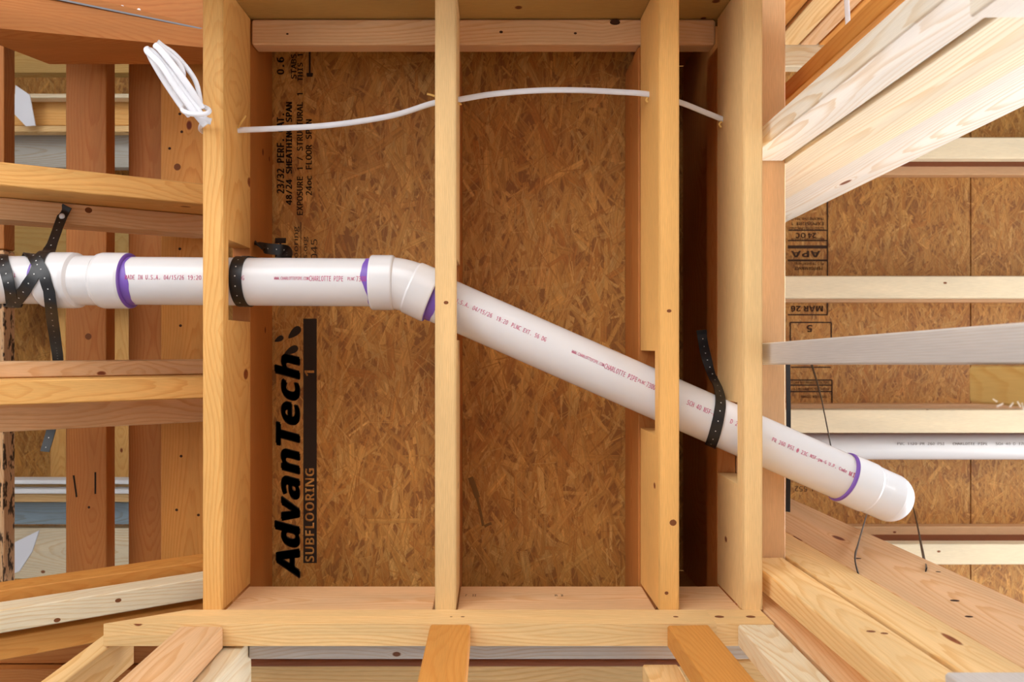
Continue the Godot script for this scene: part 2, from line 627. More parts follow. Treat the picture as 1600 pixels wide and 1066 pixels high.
func chase() -> void:
	var panel := put("subfloor_panel", BoxMesh.new(), mats.osb, Transform3D(Basis(), Vector3(-0.113, EYE + 1.54, 0.07)))
	(panel.mesh as BoxMesh).size = Vector3(0.838, 0.018, 1.28)
	tag(panel, "printed strand board subfloor panel closing the bays above the white drain pipe", "subfloor panel")
	var shaft := Node3D.new()
	shaft.name = numbered("shaft_lining")
	shaft.position = Vector3(0.406, EYE + 1.46, 0.07)
	add_child(shaft, true)
	tag(shaft, "dark boarded shaft above the narrow bay with the black strap", "shaft")
	var lid := BoxMesh.new()
	lid.size = Vector3(0.20, 0.018, 1.30)
	put("lid", lid, mats.osb, Transform3D(Basis(), Vector3(0, 0.34, 0)), shaft)
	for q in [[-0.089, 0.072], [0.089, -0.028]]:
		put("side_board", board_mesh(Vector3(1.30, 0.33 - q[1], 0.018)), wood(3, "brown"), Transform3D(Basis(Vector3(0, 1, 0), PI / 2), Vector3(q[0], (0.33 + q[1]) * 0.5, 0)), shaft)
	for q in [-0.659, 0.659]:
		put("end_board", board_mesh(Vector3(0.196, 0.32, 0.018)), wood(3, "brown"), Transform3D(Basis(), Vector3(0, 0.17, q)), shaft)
	print_panel(panel)

	var j1 := joist("yellow notched joist with flame grain beside the coiled white cable", -0.5253, -0.4885, [0.047, 0.195], wood(0, "pine"))
	var j2 := joist("pale notched joist crossing in front of the pipe elbow", -0.1065, -0.0685, [0.01, 0.16], wood(4, "cream"))
	var j3 := joist("notched joist between the wide bay and the narrow dark bay", 0.2950, 0.3325, [-0.165, -0.01], wood(5, "pine"), 0.022)
	var j4 := joist("notched joist next to the black strap and the right stud wall", 0.4475, 0.4840, [-0.255, -0.105], wood(5, "cream"), 0.004)
	for k in [[348, 480, 0.0045], [324, 455, 0.003]]:
		pass
	knot(j2, W(697, 473, 1.25), Vector3.DOWN, 0.0042, mats.knot)
	knot(j3, W(1051, 817, 1.25), Vector3.DOWN, 0.006, mats.knot, 1.2)
	knot(j3, W(1041, 927, 1.25), Vector3.DOWN, 0.005, mats.knot, 1.1)
	knot(j3, W(1045, 486, 1.25), Vector3.DOWN, 0.004, mats.knot)
	# the second tier above the joists
	beam("upper_joist", "brown upper joist resting on the yellow joist beside the printed panel", "joist", "upper joists under the subfloor", Vector3(-0.5253, 1.392, -0.56), Vector3(-0.4880, 1.53, 0.656), 2, wood(4, "brown"))
	beam("upper_joist", "upper joist resting on the pale joist behind the pipe elbow", "joist", "upper joists under the subfloor", Vector3(-0.1075, 1.392, -0.56), Vector3(-0.0695, 1.53, 0.60), 2, wood(3, "brown"))
	beam("upper_joist", "upper joist resting on the joist beside the narrow dark bay", "joist", "upper joists under the subfloor", Vector3(0.2885, 1.392, -0.56), Vector3(0.326, 1.53, 0.60), 2, wood(3, "brown"))
	beam("upper_joist", "shallow upper joist on the joist next to the right stud wall", "joist", "upper joists under the subfloor", Vector3(0.4465, 1.392, -0.56), Vector3(0.4845, 1.46, 0.60), 2, wood(3, "brown"))
	beam("rim_joist", "yellow-brown rim joist that the floor joists butt against", "joist", "", Vector3(-0.54, 1.2, 0.656), Vector3(0.50, 1.43, 0.694), 0, wood(4, "dull"))
	beam("header_beam", "deep built-up header carrying the rim joist past the joist ends", "beam", "", Vector3(-1.3, 1.07, 0.66), Vector3(0.50, 1.198, 0.74), 0, wood(4, "dull"))
	beam("rim_filler", "filler board over the rim joist closing the bays to the subfloor", "board", "", Vector3(-0.54, 1.431, 0.657), Vector3(0.305, 1.53, 0.694), 0, wood(4, "dull"))
	beam("rim_filler", "filler board over the end blocks closing the bays to the subfloor", "board", "", Vector3(-0.54, 1.381, -0.598), Vector3(0.305, 1.53, -0.562), 0, wood(4, "dull"))
	var nl := beam("nailer", "rosy flat nailer board along the rim joist above the cable", "nailer", "", Vector3(-0.4875, 1.39, 0.602), Vector3(0.444, 1.428, 0.6555), 0, wood(2, "rose"), 0.005)
	knot(nl, W(449, 53, 1.39), Vector3.DOWN, 0.0025, mats.knot_dark)
	knot(nl, W(783, 50, 1.39), Vector3.DOWN, 0.0035, mats.knot_dark)
	knot(nl, W(899, 52, 1.39), Vector3.DOWN, 0.003, mats.knot_dark)
	knot(nl, W(961, 35, 1.39), Vector3.DOWN, 0.007, mats.knot_dark, 2.0)
	# blocking at the foot of the bays
	var spans := [[-0.4875, -0.1105, "rosy end block in the bay with the printed panel"], [-0.0675, 0.2935, "pencil-marked end block in the wide middle bay"], [0.3345, 0.448, "short end block closing the narrow dark bay"]]
	for s in spans:
		var b := beam("blocking", s[2], "blocking", "end blocks between the joists", Vector3(s[0], 1.2515, -0.515), Vector3(s[1], 1.378, -0.4775), 0, wood(1 + rng.randi() % 3, "rose"))
		if s[0] > -0.1 and s[0] < 0.2:
			for q in [["M S", 868, 0.016], ["L  II", 727, 0.02]]:
				var at := Vector3((q[1] - CX) / F * 1.31, EYE + 1.33, -0.4775)
				letter(b, q[0], q[2], 0.009, func(u, v, z): return at + Vector3(u, -v, 0) + Vector3(0, 0, z), mats.ink_brown, false, 0.0, true)

# print on the strand board: reads upward in the picture, letter tops to the left
func print_panel(panel: Node3D) -> void:
	var h := 1.531
	var up := func(px: float, py: float) -> Callable:   # baseline start at this pixel
		var o := W(px, py, h)
		return func(u, v, z): return o + Vector3(-v, -z, u)
	var k := h / F
	letter(panel, "AdvanTech", 342 * k, 38 * k, up.call(468, 902), mats.ink, true, 0.03, false, 0.0032)
	# the leaf mark after the word
	for q in [[455, 548, 0.034, 0.011, 0.5], [460, 520, 0.036, 0.012, 0.75], [436, 530, 0.022, 0.008, 0.5]]:
		var st := SurfaceTool.new()
		st.begin(Mesh.PRIMITIVE_TRIANGLES)
		var o := W(q[0], q[1], h)
		var dirx := Vector3(cos(q[4]), 0, sin(q[4]))
		var diry := Vector3(-sin(q[4]), 0, cos(q[4]))
		for i in 16:
			var p := []
			for e in [i, i + 1]:
				var t: float = TAU * e / 16.0
				p.append(o + dirx * cos(t) * q[2] * 0.5 + diry * sin(t) * q[3] * (0.7 + 0.3 * cos(t)) + Vector3(0, -0.0004, 0))
			tri(st, [o + Vector3(0, -0.0004, 0), p[0], p[1]], [Vector3.DOWN, Vector3.DOWN, Vector3.DOWN], [Vector2.ZERO, Vector2.ZERO, Vector2.ZERO])
		put("leaf_mark", st.commit(), mats.ink, panel.transform.affine_inverse(), panel)
	# band with the second word left open: the letters show as bare board, drawn in the board's own colour
	var bar := BoxMesh.new()
	bar.size = Vector3(21 * k, 0.0003, 382 * k)
	put("print_bar", bar, mats.ink, panel.transform.affine_inverse() * Transform3D(Basis(), W(484.5, 689, h)), panel)
	letter(panel, "SUBFLOORING", 146 * k, 14 * k, func(u, v, z): return W(491, 878, h) + Vector3(-v, -z - 0.0004, u), mats.osb, true)
	letter(panel, "1", 9 * k, 15 * k, func(u, v, z): return W(491, 588, h) + Vector3(-v, -z - 0.0004, u), mats.osb, true)
	for q in [[[735, 746], [741, 762], [746, 778]], [[745, 776], [750, 797], [755, 822]], [[757, 823], [762, 820], [768, 818]]]:
		var pts := []
		for e in q:
			pts.append(W(e[0], e[1], h))
		put("resin_stain", cable_mesh(pts, 0.006 if q[0][0] < 740 else 0.003, 0.0004), flat(Color8(128, 92, 50), 0.7, 0.3), panel.transform.affine_inverse(), panel)
	letter(panel, "R", 5 * k, 5 * k, up.call(463, 570), mats.ink, true)
	letter(panel, "24oc FLOOR SPAN", 118 * k, 9 * k, up.call(487, 305), mats.ink, false, 0.0, true, 0.0005)
	letter(panel, "EXPOSURE 1 / STRUCTURAL 1", 190 * k, 9 * k, up.call(473, 336), mats.ink, false, 0.0, true, 0.0005)
	letter(panel, "48/24 SHEATHING SPAN", 160 * k, 9 * k, up.call(456, 320), mats.ink, true, 0.0, true, 0.0009)
	letter(panel, "23/32 PERF. CAT.", 124 * k, 11 * k, up.call(444, 302), mats.ink, true, 0.0, true, 0.0009)
	letter(panel, "0.6", 26 * k, 11 * k, up.call(444, 116), mats.ink, true, 0.0, true, 0.0009)
	letter(panel, "STABS", 38 * k, 8 * k, up.call(463, 123), mats.ink, false, 0.0, true, 0.0005)
	letter(panel, "THIS 1", 42 * k, 8 * k, up.call(473, 127), mats.ink, false, 0.0, true, 0.0005)
	letter(panel, "flooring", 60 * k, 10 * k, up.call(468, 414), mats.ink, false, 0.0)
	letter(panel, "ls.org", 38 * k, 9 * k, up.call(482, 408), mats.ink, false, 0.0)
	letter(panel, "045", 32 * k, 10 * k, up.call(496, 406), mats.ink, false, 0.0)
	letter(panel, "H", 30 * k, 17 * k, up.call(447, 402), mats.ink, true, 0.0)
	for q in [[484, 96, 3, 44], [484, 119, 9, 2], [481, 116, 4, 4], [487, 116, 4, 4], [470, 377, 1, 60]]:
		var b := BoxMesh.new()
		b.size = Vector3(q[2] * k, 0.0003, q[3] * k)
		put("print_line", b, mats.ink, panel.transform.affine_inverse() * Transform3D(Basis(), W(q[0], q[1], h)), panel)

# ---------------------------------------------------------------- drain pipe, straps
const R := 0.0458
var pa: Vector3
var pb: Vector3
var pc: Vector3
var pd: Vector3

func pipe_text(parent: Node3D, a: Vector3, b: Vector3, start: float, items: Array, tilt: float, flip := false) -> void:
	var x := (b - a).normalized()
	var down := (Vector3.DOWN - x * Vector3.DOWN.dot(x)).normalized()
	var side := down.cross(x)              # toward the picture's top
	if side.z < 0:
		side = -side
	for q in items:
		var s0: float = start + q[1]
		var wd: float = q[2]
		var ht: float = q[3]
		var lay := func(u, v, z):
			var t: float = tilt + (v - ht * 0.5) / R * (-1.0 if flip else 1.0)
			var s: float = s0 + (wd - u if flip else u)
			return a + x * s + (down * cos(t) + side * sin(t)) * (R + z)
		letter(parent, q[0], wd, ht, lay, mats.red_ink, false, 0.0, true)

func pipes() -> void:
	pa = W(-70, 437, 1.33)
	pb = W(627, 442, 1.33)
	pc = pb
	pd = W(1410, 786.3, 1.345)
	var x1 := (pb - pa).normalized()
	var x2 := (pd - pc).normalized()
	var mm := 1.33 / F
	# straight run from the left edge to the coupling
	var c0 := 72.0
	var c1 := 205.0
	var s := func(px: float) -> float: return (px + 70.0) * mm
	var line := Node3D.new()
	line.name = numbered("drain_pipe")
	add_child(line, true)
	tag(line, "white plastic drain line with coupling, bend and domed cap threaded through the joists", "pipe")
	var short_pipe := put("pipe_section", lathe_mesh(pa, pb, [Vector2(0, R), Vector2(s.call(c0 + 30), R)]), mats.pvc, Transform3D(), line)
	var coup := put("pipe_coupling", lathe_mesh(pa, pb, [Vector2(s.call(74), R), Vector2(s.call(74), 0.0525), Vector2(s.call(78), 0.0535), Vector2(s.call(116), 0.0535), Vector2(s.call(122), 0.0525), Vector2(s.call(126), 0.0475), Vector2(s.call(156), 0.0475), Vector2(s.call(160), 0.052), Vector2(s.call(165), 0.0535), Vector2(s.call(200), 0.0535), Vector2(s.call(204), 0.0525), Vector2(s.call(204), R)], 48), mats.pvc, Transform3D(), line)
	coup.set_meta("label", "white double-hub coupling with purple primer at its mouths")
	put("primer_stain", lathe_mesh(pa, pb, [Vector2(s.call(204), 0.0528), Vector2(s.call(205.5), 0.0505), Vector2(s.call(206), R + 0.0004), Vector2(s.call(210), R + 0.0004)], 60, 0.012), mats.primer, Transform3D(), coup)
	put("primer_stain", lathe_mesh(pb, pa, [Vector2((627 - 74) * mm, 0.0528), Vector2((627 - 72.5) * mm, 0.0505), Vector2((627 - 72) * mm, R + 0.0004), Vector2((627 - 70) * mm, R + 0.0004)], 60, 0.004), mats.primer, Transform3D(), coup)
	var mid := put("pipe_section", lathe_mesh(pa, pb, [Vector2(s.call(195), R), Vector2(s.call(600), R)], 56), mats.pvc, Transform3D(), line)
	put("primer_stain", lathe_mesh(pb, pa, [Vector2((627 - 584) * mm, R + 0.0004), Vector2((627 - 580) * mm, R + 0.0004)], 60, 0.012), mats.primer, Transform3D(), mid)
	# elbow: two hubs and a bent barrel
	var elbow := Node3D.new()
	elbow.name = "elbow"
	line.add_child(elbow, true)
	put("hub", lathe_mesh(pb, pa, [Vector2(8 * mm, 0.047), Vector2(11 * mm, 0.0515), Vector2(13 * mm, 0.0525), Vector2(44 * mm, 0.0525), Vector2(46 * mm, 0.0515), Vector2(46 * mm, R)], 56), mats.pvc, Transform3D(), elbow)
	put("hub", lathe_mesh(pc, pd, [Vector2(14 * mm, 0.047), Vector2(17 * mm, 0.0505), Vector2(19 * mm, 0.0515), Vector2(52 * mm, 0.0525), Vector2(54 * mm, 0.0515), Vector2(54 * mm, R)], 56), mats.pvc, Transform3D(), elbow)
	var path := []
	var ns := []
	for i in 13:
		var t := i / 12.0
		var a0: Vector3 = pb - x1 * 26 * mm
		var a1: Vector3 = pb + x2 * 26 * mm
		path.append(a0 * (1 - t) * (1 - t) + pb * 2 * t * (1 - t) + a1 * t * t)
		ns.append(Vector3.DOWN)
	put("bend", sweep_round(path, 0.0492), mats.pvc, Transform3D(), elbow)
	put("primer_stain", lathe_mesh(pc, pd, [Vector2(54 * mm, 0.0515), Vector2(54.5 * mm, 0.05), Vector2(55 * mm, R + 0.0004), Vector2(59 * mm, R + 0.0004)], 60, 0.012), mats.primer, Transform3D(), elbow)
	# slanting run with its cap
	var len2 := pc.distance_to(W(1330, 751, 1.3435))
	var slant := put("pipe_section", lathe_mesh(pc, pd, [Vector2(20 * mm, R), Vector2(len2 + 0.01, R)], 56), mats.pvc, Transform3D(), line)
	var c := pc.distance_to(W(1317, 746, 1.343))
	var prof := [Vector2(c, R), Vector2(c, 0.0485), Vector2(c + 0.002, 0.0495), Vector2(c + 0.050, 0.0495), Vector2(c + 0.054, 0.0478), Vector2(c + 0.075, 0.0472)]
	for i in range(1, 13):
		var t := PI / 2 * i / 12.0
		prof.append(Vector2(c + 0.095 + 0.040 * sin(t), maxf(0.0475 * pow(cos(t), 0.75), 0.0)))
	var cap := put("cap", lathe_mesh(pc, pd, prof, 56), mats.cap, Transform3D(), line)
	cap.set_meta("label", "glossy white domed test cap")
	put("tip", lathe_mesh(pc, pd, [Vector2(c + 0.133, 0.006), Vector2(c + 0.139, 0.006), Vector2(c + 0.1415, 0.004), Vector2(c + 0.142, 0.0)], 16), mats.cap, Transform3D(), cap)
	put("primer_stain", lathe_mesh(pd, pc, [Vector2(pd.distance_to(pc) - c - 0.0008, 0.0497), Vector2(pd.distance_to(pc) - c + 0.003, 0.0488), Vector2(pd.distance_to(pc) - c + 0.0045, R + 0.0006)], 60, 0.001), mats.primer, Transform3D(), cap)
	# red print, along the pipes
	pipe_text(mid, pa, pb, s.call(0), [["MADE IN U.S.A. 04/15/26", 215 * mm, 89 * mm, 0.0085], ["19:20", 310 * mm, 20 * mm, 0.0085], ["EXT. 56 DG", 358 * mm, 37 * mm, 0.0085], ["WWW.CHARLOTTEPIPE.COM", 440 * mm, 52 * mm, 0.006], ["CHARLOTTE PIPE", 493 * mm, 51 * mm, 0.0095], ["PLNC", 551 * mm, 11 * mm, 0.006], ["7300", 564 * mm, 15 * mm, 0.0095]], 0.06)
	pipe_text(short_pipe, pa, pb, s.call(0), [["19:20 PLNC", 10 * mm, 40 * mm, 0.0085]], 0.1, true)
	var m2 := 1.0 / cos(0.414) * mm
	pipe_text(slant, pc, pd, -627.0 * m2, [["U.S.A. 04/15/26", 710 * m2, 55 * m2, 0.0085], ["19:20", 772 * m2, 17 * m2, 0.0085], ["PLNC EXT. 56 DG", 795 * m2, 52 * m2, 0.0085], ["WWW.CHARLOTTEPIPE.COM", 886 * m2, 49 * m2, 0.006], ["CHARLOTTE PIPE", 936 * m2, 49 * m2, 0.0095], ["PLNC", 987 * m2, 11 * m2, 0.006], ["7300 3\"", 1000 * m2, 23 * m2, 0.0095], ["SCH 40 NSF-dwv", 1062 * m2, 50 * m2, 0.0095], ["D 2665", 1128 * m2, 22 * m2, 0.0085], ["PR 260 PSI @ 23C", 1192 * m2, 54 * m2, 0.0085], ["NSF-pw-G U.P. Code", 1250 * m2, 56 * m2, 0.0085], ["MIN", 1310 * m2, 14 * m2, 0.0085]], 0.22)

	# black hanger straps
	var p1 := [W(105, 322, 1.4125), W(97, 339, 1.4085), W(80, 384, 1.355), W(63, 418, 1.288), W(44, 446, 1.279), W(26, 470, 1.30), W(16, 478, 1.335), W(10, 440, 1.381), W(1, 404, 1.36), W(2, 400, 1.315), W(10, 428, 1.281), W(16, 455, 1.283), W(20, 476, 1.315), W(26, 477, 1.35), W(36, 440, 1.382), W(44, 402, 1.36), W(50, 399, 1.315), W(66, 422, 1.280), W(75, 448, 1.279), W(79, 474, 1.29), W(82, 500, 1.33), W(87, 535, 1.42), W(91, 570, 1.53), W(90, 625, 1.585), W(81, 668, 1.585), W(70, 706, 1.57)]
	var st1 := strap("hanger_strap", "black perforated strap looped twice around the pipe left of the coupling", p1, pa, pb, 0.0105, 19)
	var nail := put("nail_head", lathe_mesh(W(97, 338, 1.4055), W(97, 338, 1.4055) + Vector3(0, -0.004, 0), [Vector2(0, 0.006), Vector2(0.001, 0.0058), Vector2(0.0025, 0.003), Vector2(0.003, 0)], 16), mats.nail, Transform3D(), st1)
	nail.set_meta("label", "bright nail head")
	var p2 := [W(404, 383, 1.40), W(414, 388, 1.43), W(432, 390, 1.445), W(447, 392, 1.44), W(446, 402, 1.40), W(420, 410, 1.378)]
	for i in 15:
		var t := -1.7 - TAU * i / 14.0
		p2.append(pa + x1 * (s.call(384) - i * 0.0003) + Vector3(0, -cos(t), -sin(t)) * 0.0468)
	strap("hanger_strap", "black perforated strap ringing the pipe beside the yellow joist", p2, pa, pb, 0.0115)
	var p3 := [W(1096, 516, 1.46), W(1098, 530, 1.455), W(1103, 556, 1.43), W(1113, 585, 1.40), W(1123, 609, 1.345), W(1126, 630, 1.304), W(1122, 655, 1.293), W(1116, 678, 1.302), W(1110, 697, 1.335), W(1112, 690, 1.375), W(1119, 660, 1.392), W(1124, 625, 1.38)]
	strap("hanger_strap", "black perforated strap under the slanting pipe in the narrow bay", p3, pc, pd, 0.0105)

func sweep_round(path: Array, r: float) -> ArrayMesh:
	var ns := []
	for i in path.size():
		ns.append(Vector3.DOWN)
	return sweep_mesh_n(path, ns, r)

func sweep_mesh_n(path: Array, ns: Array, r: float) -> ArrayMesh:
	var st := SurfaceTool.new()
	st.begin(Mesh.PRIMITIVE_TRIANGLES)
	var seg := 48
	var rows := []
	var dirs := []
	for i in path.size():
		var t: Vector3 = (path[mini(i + 1, path.size() - 1)] - path[maxi(i - 1, 0)]).normalized()
		var n: Vector3 = (ns[i] - t * ns[i].dot(t)).normalized()
		var b := t.cross(n)
		var row := []
		var dr := []
		for k in seg + 1:
			var a := TAU * k / seg
			dr.append(n * cos(a) + b * sin(a))
			row.append(path[i] + dr[-1] * r)
		rows.append(row)
		dirs.append(dr)
	for i in path.size() - 1:
		for k in seg:
			quad(st, [rows[i][k], rows[i + 1][k], rows[i + 1][k + 1], rows[i][k + 1]], [dirs[i][k], dirs[i + 1][k], dirs[i + 1][k + 1], dirs[i][k + 1]], [Vector2(0, 0), Vector2(1, 0), Vector2(1, 1), Vector2(0, 1)])
	return st.commit()

func strap(called: String, label: String, pts: Array, a: Vector3, b: Vector3, wide := 0.0105, tail := 999) -> MeshInstance3D:
	var path := smooth(pts, 8)
	var ns := []
	var x := (b - a).normalized()
	for i in path.size():        # keep the band on the outside of the pipe and its hub
		var foot: Vector3 = a + x * (path[i] - a).dot(x)
		var off: Vector3 = path[i] - foot
		var least := R + 0.0016
		if tail < 900:
			least = lerpf(least, 0.0552, sm(W(60, 440, 1.33).x, W(72, 440, 1.33).x, path[i].x))
		if off.length() < least:
			path[i] = foot + off.normalized() * least
	for i in path.size():
		var p: Vector3 = path[i]
		if i >= tail * 8:            # hanging end: lies flat across the run of the pipe
			var t: Vector3 = (path[mini(i + 1, path.size() - 1)] - path[i - 1]).normalized()
			var nn := Vector3.RIGHT.cross(t)
			ns.append(-nn if nn.y > 0 else nn)
			continue
		var rad: Vector3 = (p - a) - x * (p - a).dot(x)
		var near := 1.0 - sm(0.055, 0.09, rad.length())
		ns.append((rad.normalized() * near + Vector3(0, -1, 0.12) * (1.0 - near) + Vector3(0, -0.02, 0)).normalized())
	var o := put(called, sweep_mesh(path, ns, wide, 0.0009), mats.strap)
	tag(o, label, "strap", "black perforated hanger straps")
	# the row of small punched holes, seen as light dots
	var st := SurfaceTool.new()
	st.begin(Mesh.PRIMITIVE_TRIANGLES)
	var run := 0.0
	for i in range(1, path.size() - 1):
		run += path[i].distance_to(path[i - 1])
		if run > 0.017:
			run = 0.0
			var n: Vector3 = ns[i]
			var t: Vector3 = (path[i + 1] - path[i - 1]).normalized()
			n = (n - t * n.dot(t)).normalized()
			var sd := t.cross(n)
			var c: Vector3 = path[i] + n * 0.0012
			for k in 8:
				var e := []
				for q in [k, k + 1]:
					e.append(c + (t * cos(TAU * q / 8.0) + sd * sin(TAU * q / 8.0)) * 0.0013)
				tri(st, [c, e[0], e[1]], [n, n, n], [Vector2.ZERO, Vector2.ZERO, Vector2.ZERO])
	var d := put("punched_holes", st.commit(), mats.dots, Transform3D(), o)
	d.set_meta("kind", "stuff")
	return o

# ---------------------------------------------------------------- white cable
func cable_mesh(pts: Array, wide := 0.0056, thick := 0.0034, look := Vector3.DOWN) -> ArrayMesh:
	var path := smooth(pts, 8)
	var ns := []
	for p in path:
		ns.append(look)
	return sweep_mesh(path, ns, wide, thick, true)

func cables() -> void:
	var run := [W(330, 206, 1.325), W(352, 205, 1.325), W(372, 203.5, 1.325), W(430, 201, 1.325), W(500, 197, 1.325), W(560, 190, 1.325), W(620, 179, 1.325), W(678, 161, 1.325), W(715, 156, 1.325), W(770, 147, 1.325), W(840, 141.5, 1.325), W(900, 141, 1.325), W(960, 143.5, 1.325), W(1014, 147.5, 1.322), W(1062, 160, 1.33), W(1100, 175, 1.345), W(1130, 187, 1.36)]
	var o := put("electric_cable", cable_mesh(run), mats.cable)
	tag(o, "white electric cable threaded through holes in the joists", "cable")
	# splinters of drilled wood where the cable enters
	var chips := flat(Color8(214, 170, 96), 0.7, 0.3)
	for q in [[[W(372, 200, 1.32), W(378, 190, 1.315), W(384, 181, 1.318)]], [[W(679, 150, 1.3), W(672, 148, 1.3), W(667, 147, 1.3)]], [[W(716, 160, 1.31), W(719, 163, 1.31), W(721, 162, 1.31)]], [[W(1012, 152, 1.31), W(1010, 157, 1.31), W(1013, 159, 1.31)]], [[W(1128, 190, 1.35), W(1124, 194, 1.35), W(1127, 199, 1.35)]]]:
		put("wood_splinter", cable_mesh(q[0], 0.002, 0.0006), chips, Transform3D(), o)
	var b := Node3D.new()
	b.name = numbered("cable_coil")
	b.position = W(300, 165, 1.2)
	add_child(b, true)
	tag(b, "folded hank of white cable hanging beside the yellow joist", "cable")
	var inv := b.transform.affine_inverse()
	var strands := [
		[W(330, 190, 1.17), W(318, 184, 1.165), W(296, 152, 1.16), W(266, 112, 1.155), W(243, 86, 1.16), W(233, 79, 1.175), W(236, 90, 1.19), W(252, 118, 1.19), W(266, 140, 1.19), W(284, 166, 1.19), W(296, 180, 1.185)],
		[W(321, 196, 1.165), W(306, 178, 1.16), W(280, 144, 1.155), W(252, 102, 1.15), W(232, 82, 1.155), W(229, 76, 1.165)],
		[W(316, 170, 1.165), W(298, 140, 1.155), W(272, 104, 1.15), W(250, 77, 1.15), W(243, 71, 1.16)],
		[W(247, 68, 1.165), W(262, 82, 1.17), W(278, 96, 1.17), W(286, 112, 1.17), W(285, 126, 1.175)],
		[W(246, 65, 1.175), W(256, 73, 1.18), W(272, 84, 1.18), W(292, 106, 1.18), W(306, 128, 1.18), W(312, 152, 1.18), W(313, 168, 1.18)],
		[W(318, 190, 1.195), W(314, 196, 1.235), W(313, 202, 1.28), W(317, 206, 1.31)]]
	for k in strands.size():
		put("strand", cable_mesh(strands[k], 0.0056 if k < 3 else 0.0042, 0.0036), mats.cable, inv, b)
	var wrap := []
	for i in 17:
		var t := TAU * i / 16.0 * 1.1
		wrap.append(W(306 + cos(t) * 21, 172 + sin(t) * 7 + cos(t) * 1.5, 1.172 - sin(t) * 0.022))
	put("binding_turn", cable_mesh(wrap, 0.0042, 0.0034), mats.cable, inv, b)

# ---------------------------------------------------------------- the wall at the foot of the picture
func plate_wall() -> void:
	var st := SurfaceTool.new()
	# plate on edge, its left end cut on a slant
	var z0 := -0.5135
	var z1 := -0.4755
	var pts := [Vector3(-0.667, 1.186, z0), Vector3(0.4785, 1.186, z0), Vector3(0.4785, 1.186, z1), Vector3(-0.667, 1.186, z1), Vector3(-0.55, 1.2495, z0), Vector3(0.4785, 1.2495, z0), Vector3(0.4785, 1.2495, z1), Vector3(-0.55, 1.2495, z1)]
	var local := []
	for p in pts:
		local.append(p - Vector3(-0.1, 1.22, -0.495))
	var o := put("top_plate", hexa_mesh(local), wood(1, "cream"), Transform3D(Basis(), Vector3(-0.1, EYE + 1.22, -0.495)))
	tag(o, "pale top plate under the joist ends, cut on a slant at one end", "plate")
	for q in [[1056, 964, 0.004], [1124, 964, 0.007], [1173, 963, 0.007], [705, 967, 0.002], [723, 957, 0.003]]:
		knot(o, W(q[0], q[1], 1.217) * Vector3(1, 1, 0) + Vector3(0, 0, z1), Vector3(0, 0, 1), q[2], mats.knot, 1.6)
	beam("wall_plate", "thin grey-lit plate hidden behind the pale top plate", "plate", "", Vector3(-0.43, 1.215, -0.55), Vector3(0.47, 1.2495, -0.516), 0, wood(1, "grey"))
	var bark := beam("ceiling_joist", "light joist with a strip of bark along its edge", "joist", "", Vector3(-0.56, 1.33, -0.80), Vector3(0.80, 1.47, -0.605), 0, wood(2, "cream"))
	var strip := board_mesh(Vector3(0.95, 0.02, 0.014), 0.005)
	put("bark_strip", strip, wood(2, "rust"), bark.transform.affine_inverse() * Transform3D(Basis(), Vector3(-0.07, EYE + 1.335, -0.608)), bark)
	beam("ceiling_joist", "dark brown board in the gap below the lowest rafter", "joist", "", Vector3(-1.35, 1.50, -0.84), Vector3(-0.58, 1.538, -0.70), 0, wood(3, "brown"))
	beam("ceiling_joist", "darkest brown board next to the gap below the lowest rafter", "joist", "", Vector3(-1.35, 1.52, -0.698), Vector3(-0.58, 1.558, -0.62), 0, wood(3, "brown"))
	# studs that come down from the plate
	var down := -EYE + 0.02
	var g := "studs of the wall under the pale plate"
	beam("wall_stud", "tan stud meeting the top plate below the pipe elbow joist", "stud", g, Vector3(-0.109, down, -0.5135), Vector3(-0.0405, 1.185, -0.4755), 1, wood(3, "amber"))
	beam("wall_stud", "stud meeting the top plate under the yellow joist", "stud", g, Vector3(-0.537, down, -0.518), Vector3(-0.462, 1.185, -0.479), 1, wood(1, "rose"))
	beam("wall_stud", "grey-sided stud doubled behind the one under the yellow joist", "stud", g, Vector3(-0.50, down, -0.60), Vector3(-0.431, 1.235, -0.5195), 1, wood(1, "pale"))
	beam("wall_stud", "stud standing past the slanted end of the top plate", "stud", g, Vector3(-0.698, down, -0.585), Vector3(-0.660, 1.275, -0.516), 1, wood(1, "cream"))
	stick("wall_stud", "orange stud leaning out from the top plate toward the narrow bay", "stud", g, Vector3(0.331, EYE + 1.185, -0.4955), Vector3(0.400, 0.02, -0.4955), Vector3.RIGHT, 0.072, 0.038, wood(1, "amber"))
	beam("wall_stud", "pale stud doubled behind the leaning orange stud", "stud", g, Vector3(0.258, down, -0.60), Vector3(0.32, 1.21, -0.555), 1, wood(2, "cream"))
	beam("wall_stud", "rough rosy stud at the plate's end near the narrow bay", "stud", g, Vector3(0.4155, down, -0.5135), Vector3(0.4775, 1.185, -0.4755), 1, wood(2, "pale"))
	beam("corner_stud", "rosy corner stud filling between the plate's end and the right wall", "stud", "", Vector3(0.486, down, -0.515), Vector3(0.545, 1.385, -0.478), 1, wood(1, "rose"))

# ---------------------------------------------------------------- right stud wall and the floor beyond it
func rstud(called: String, label: String, x0: float, x1: float, z0: float, z1: float, h0: float, h1: float, m: Material, group := "studs of the right wall") -> MeshInstance3D:
	var top := h1 * SC
	var a := Vector3((x0 + x1) * 0.5 * SC, EYE + h0, (z0 + z1) * 0.5 * SC - LEAN * h0)
	var b := Vector3((x0 + x1) * 0.5 * SC, EYE + top, (z0 + z1) * 0.5 * SC - LEAN * top)
	return stick(called, label, "stud", group, a, b, Vector3.RIGHT, (x1 - x0) * SC, (z1 - z0) * SC, m)

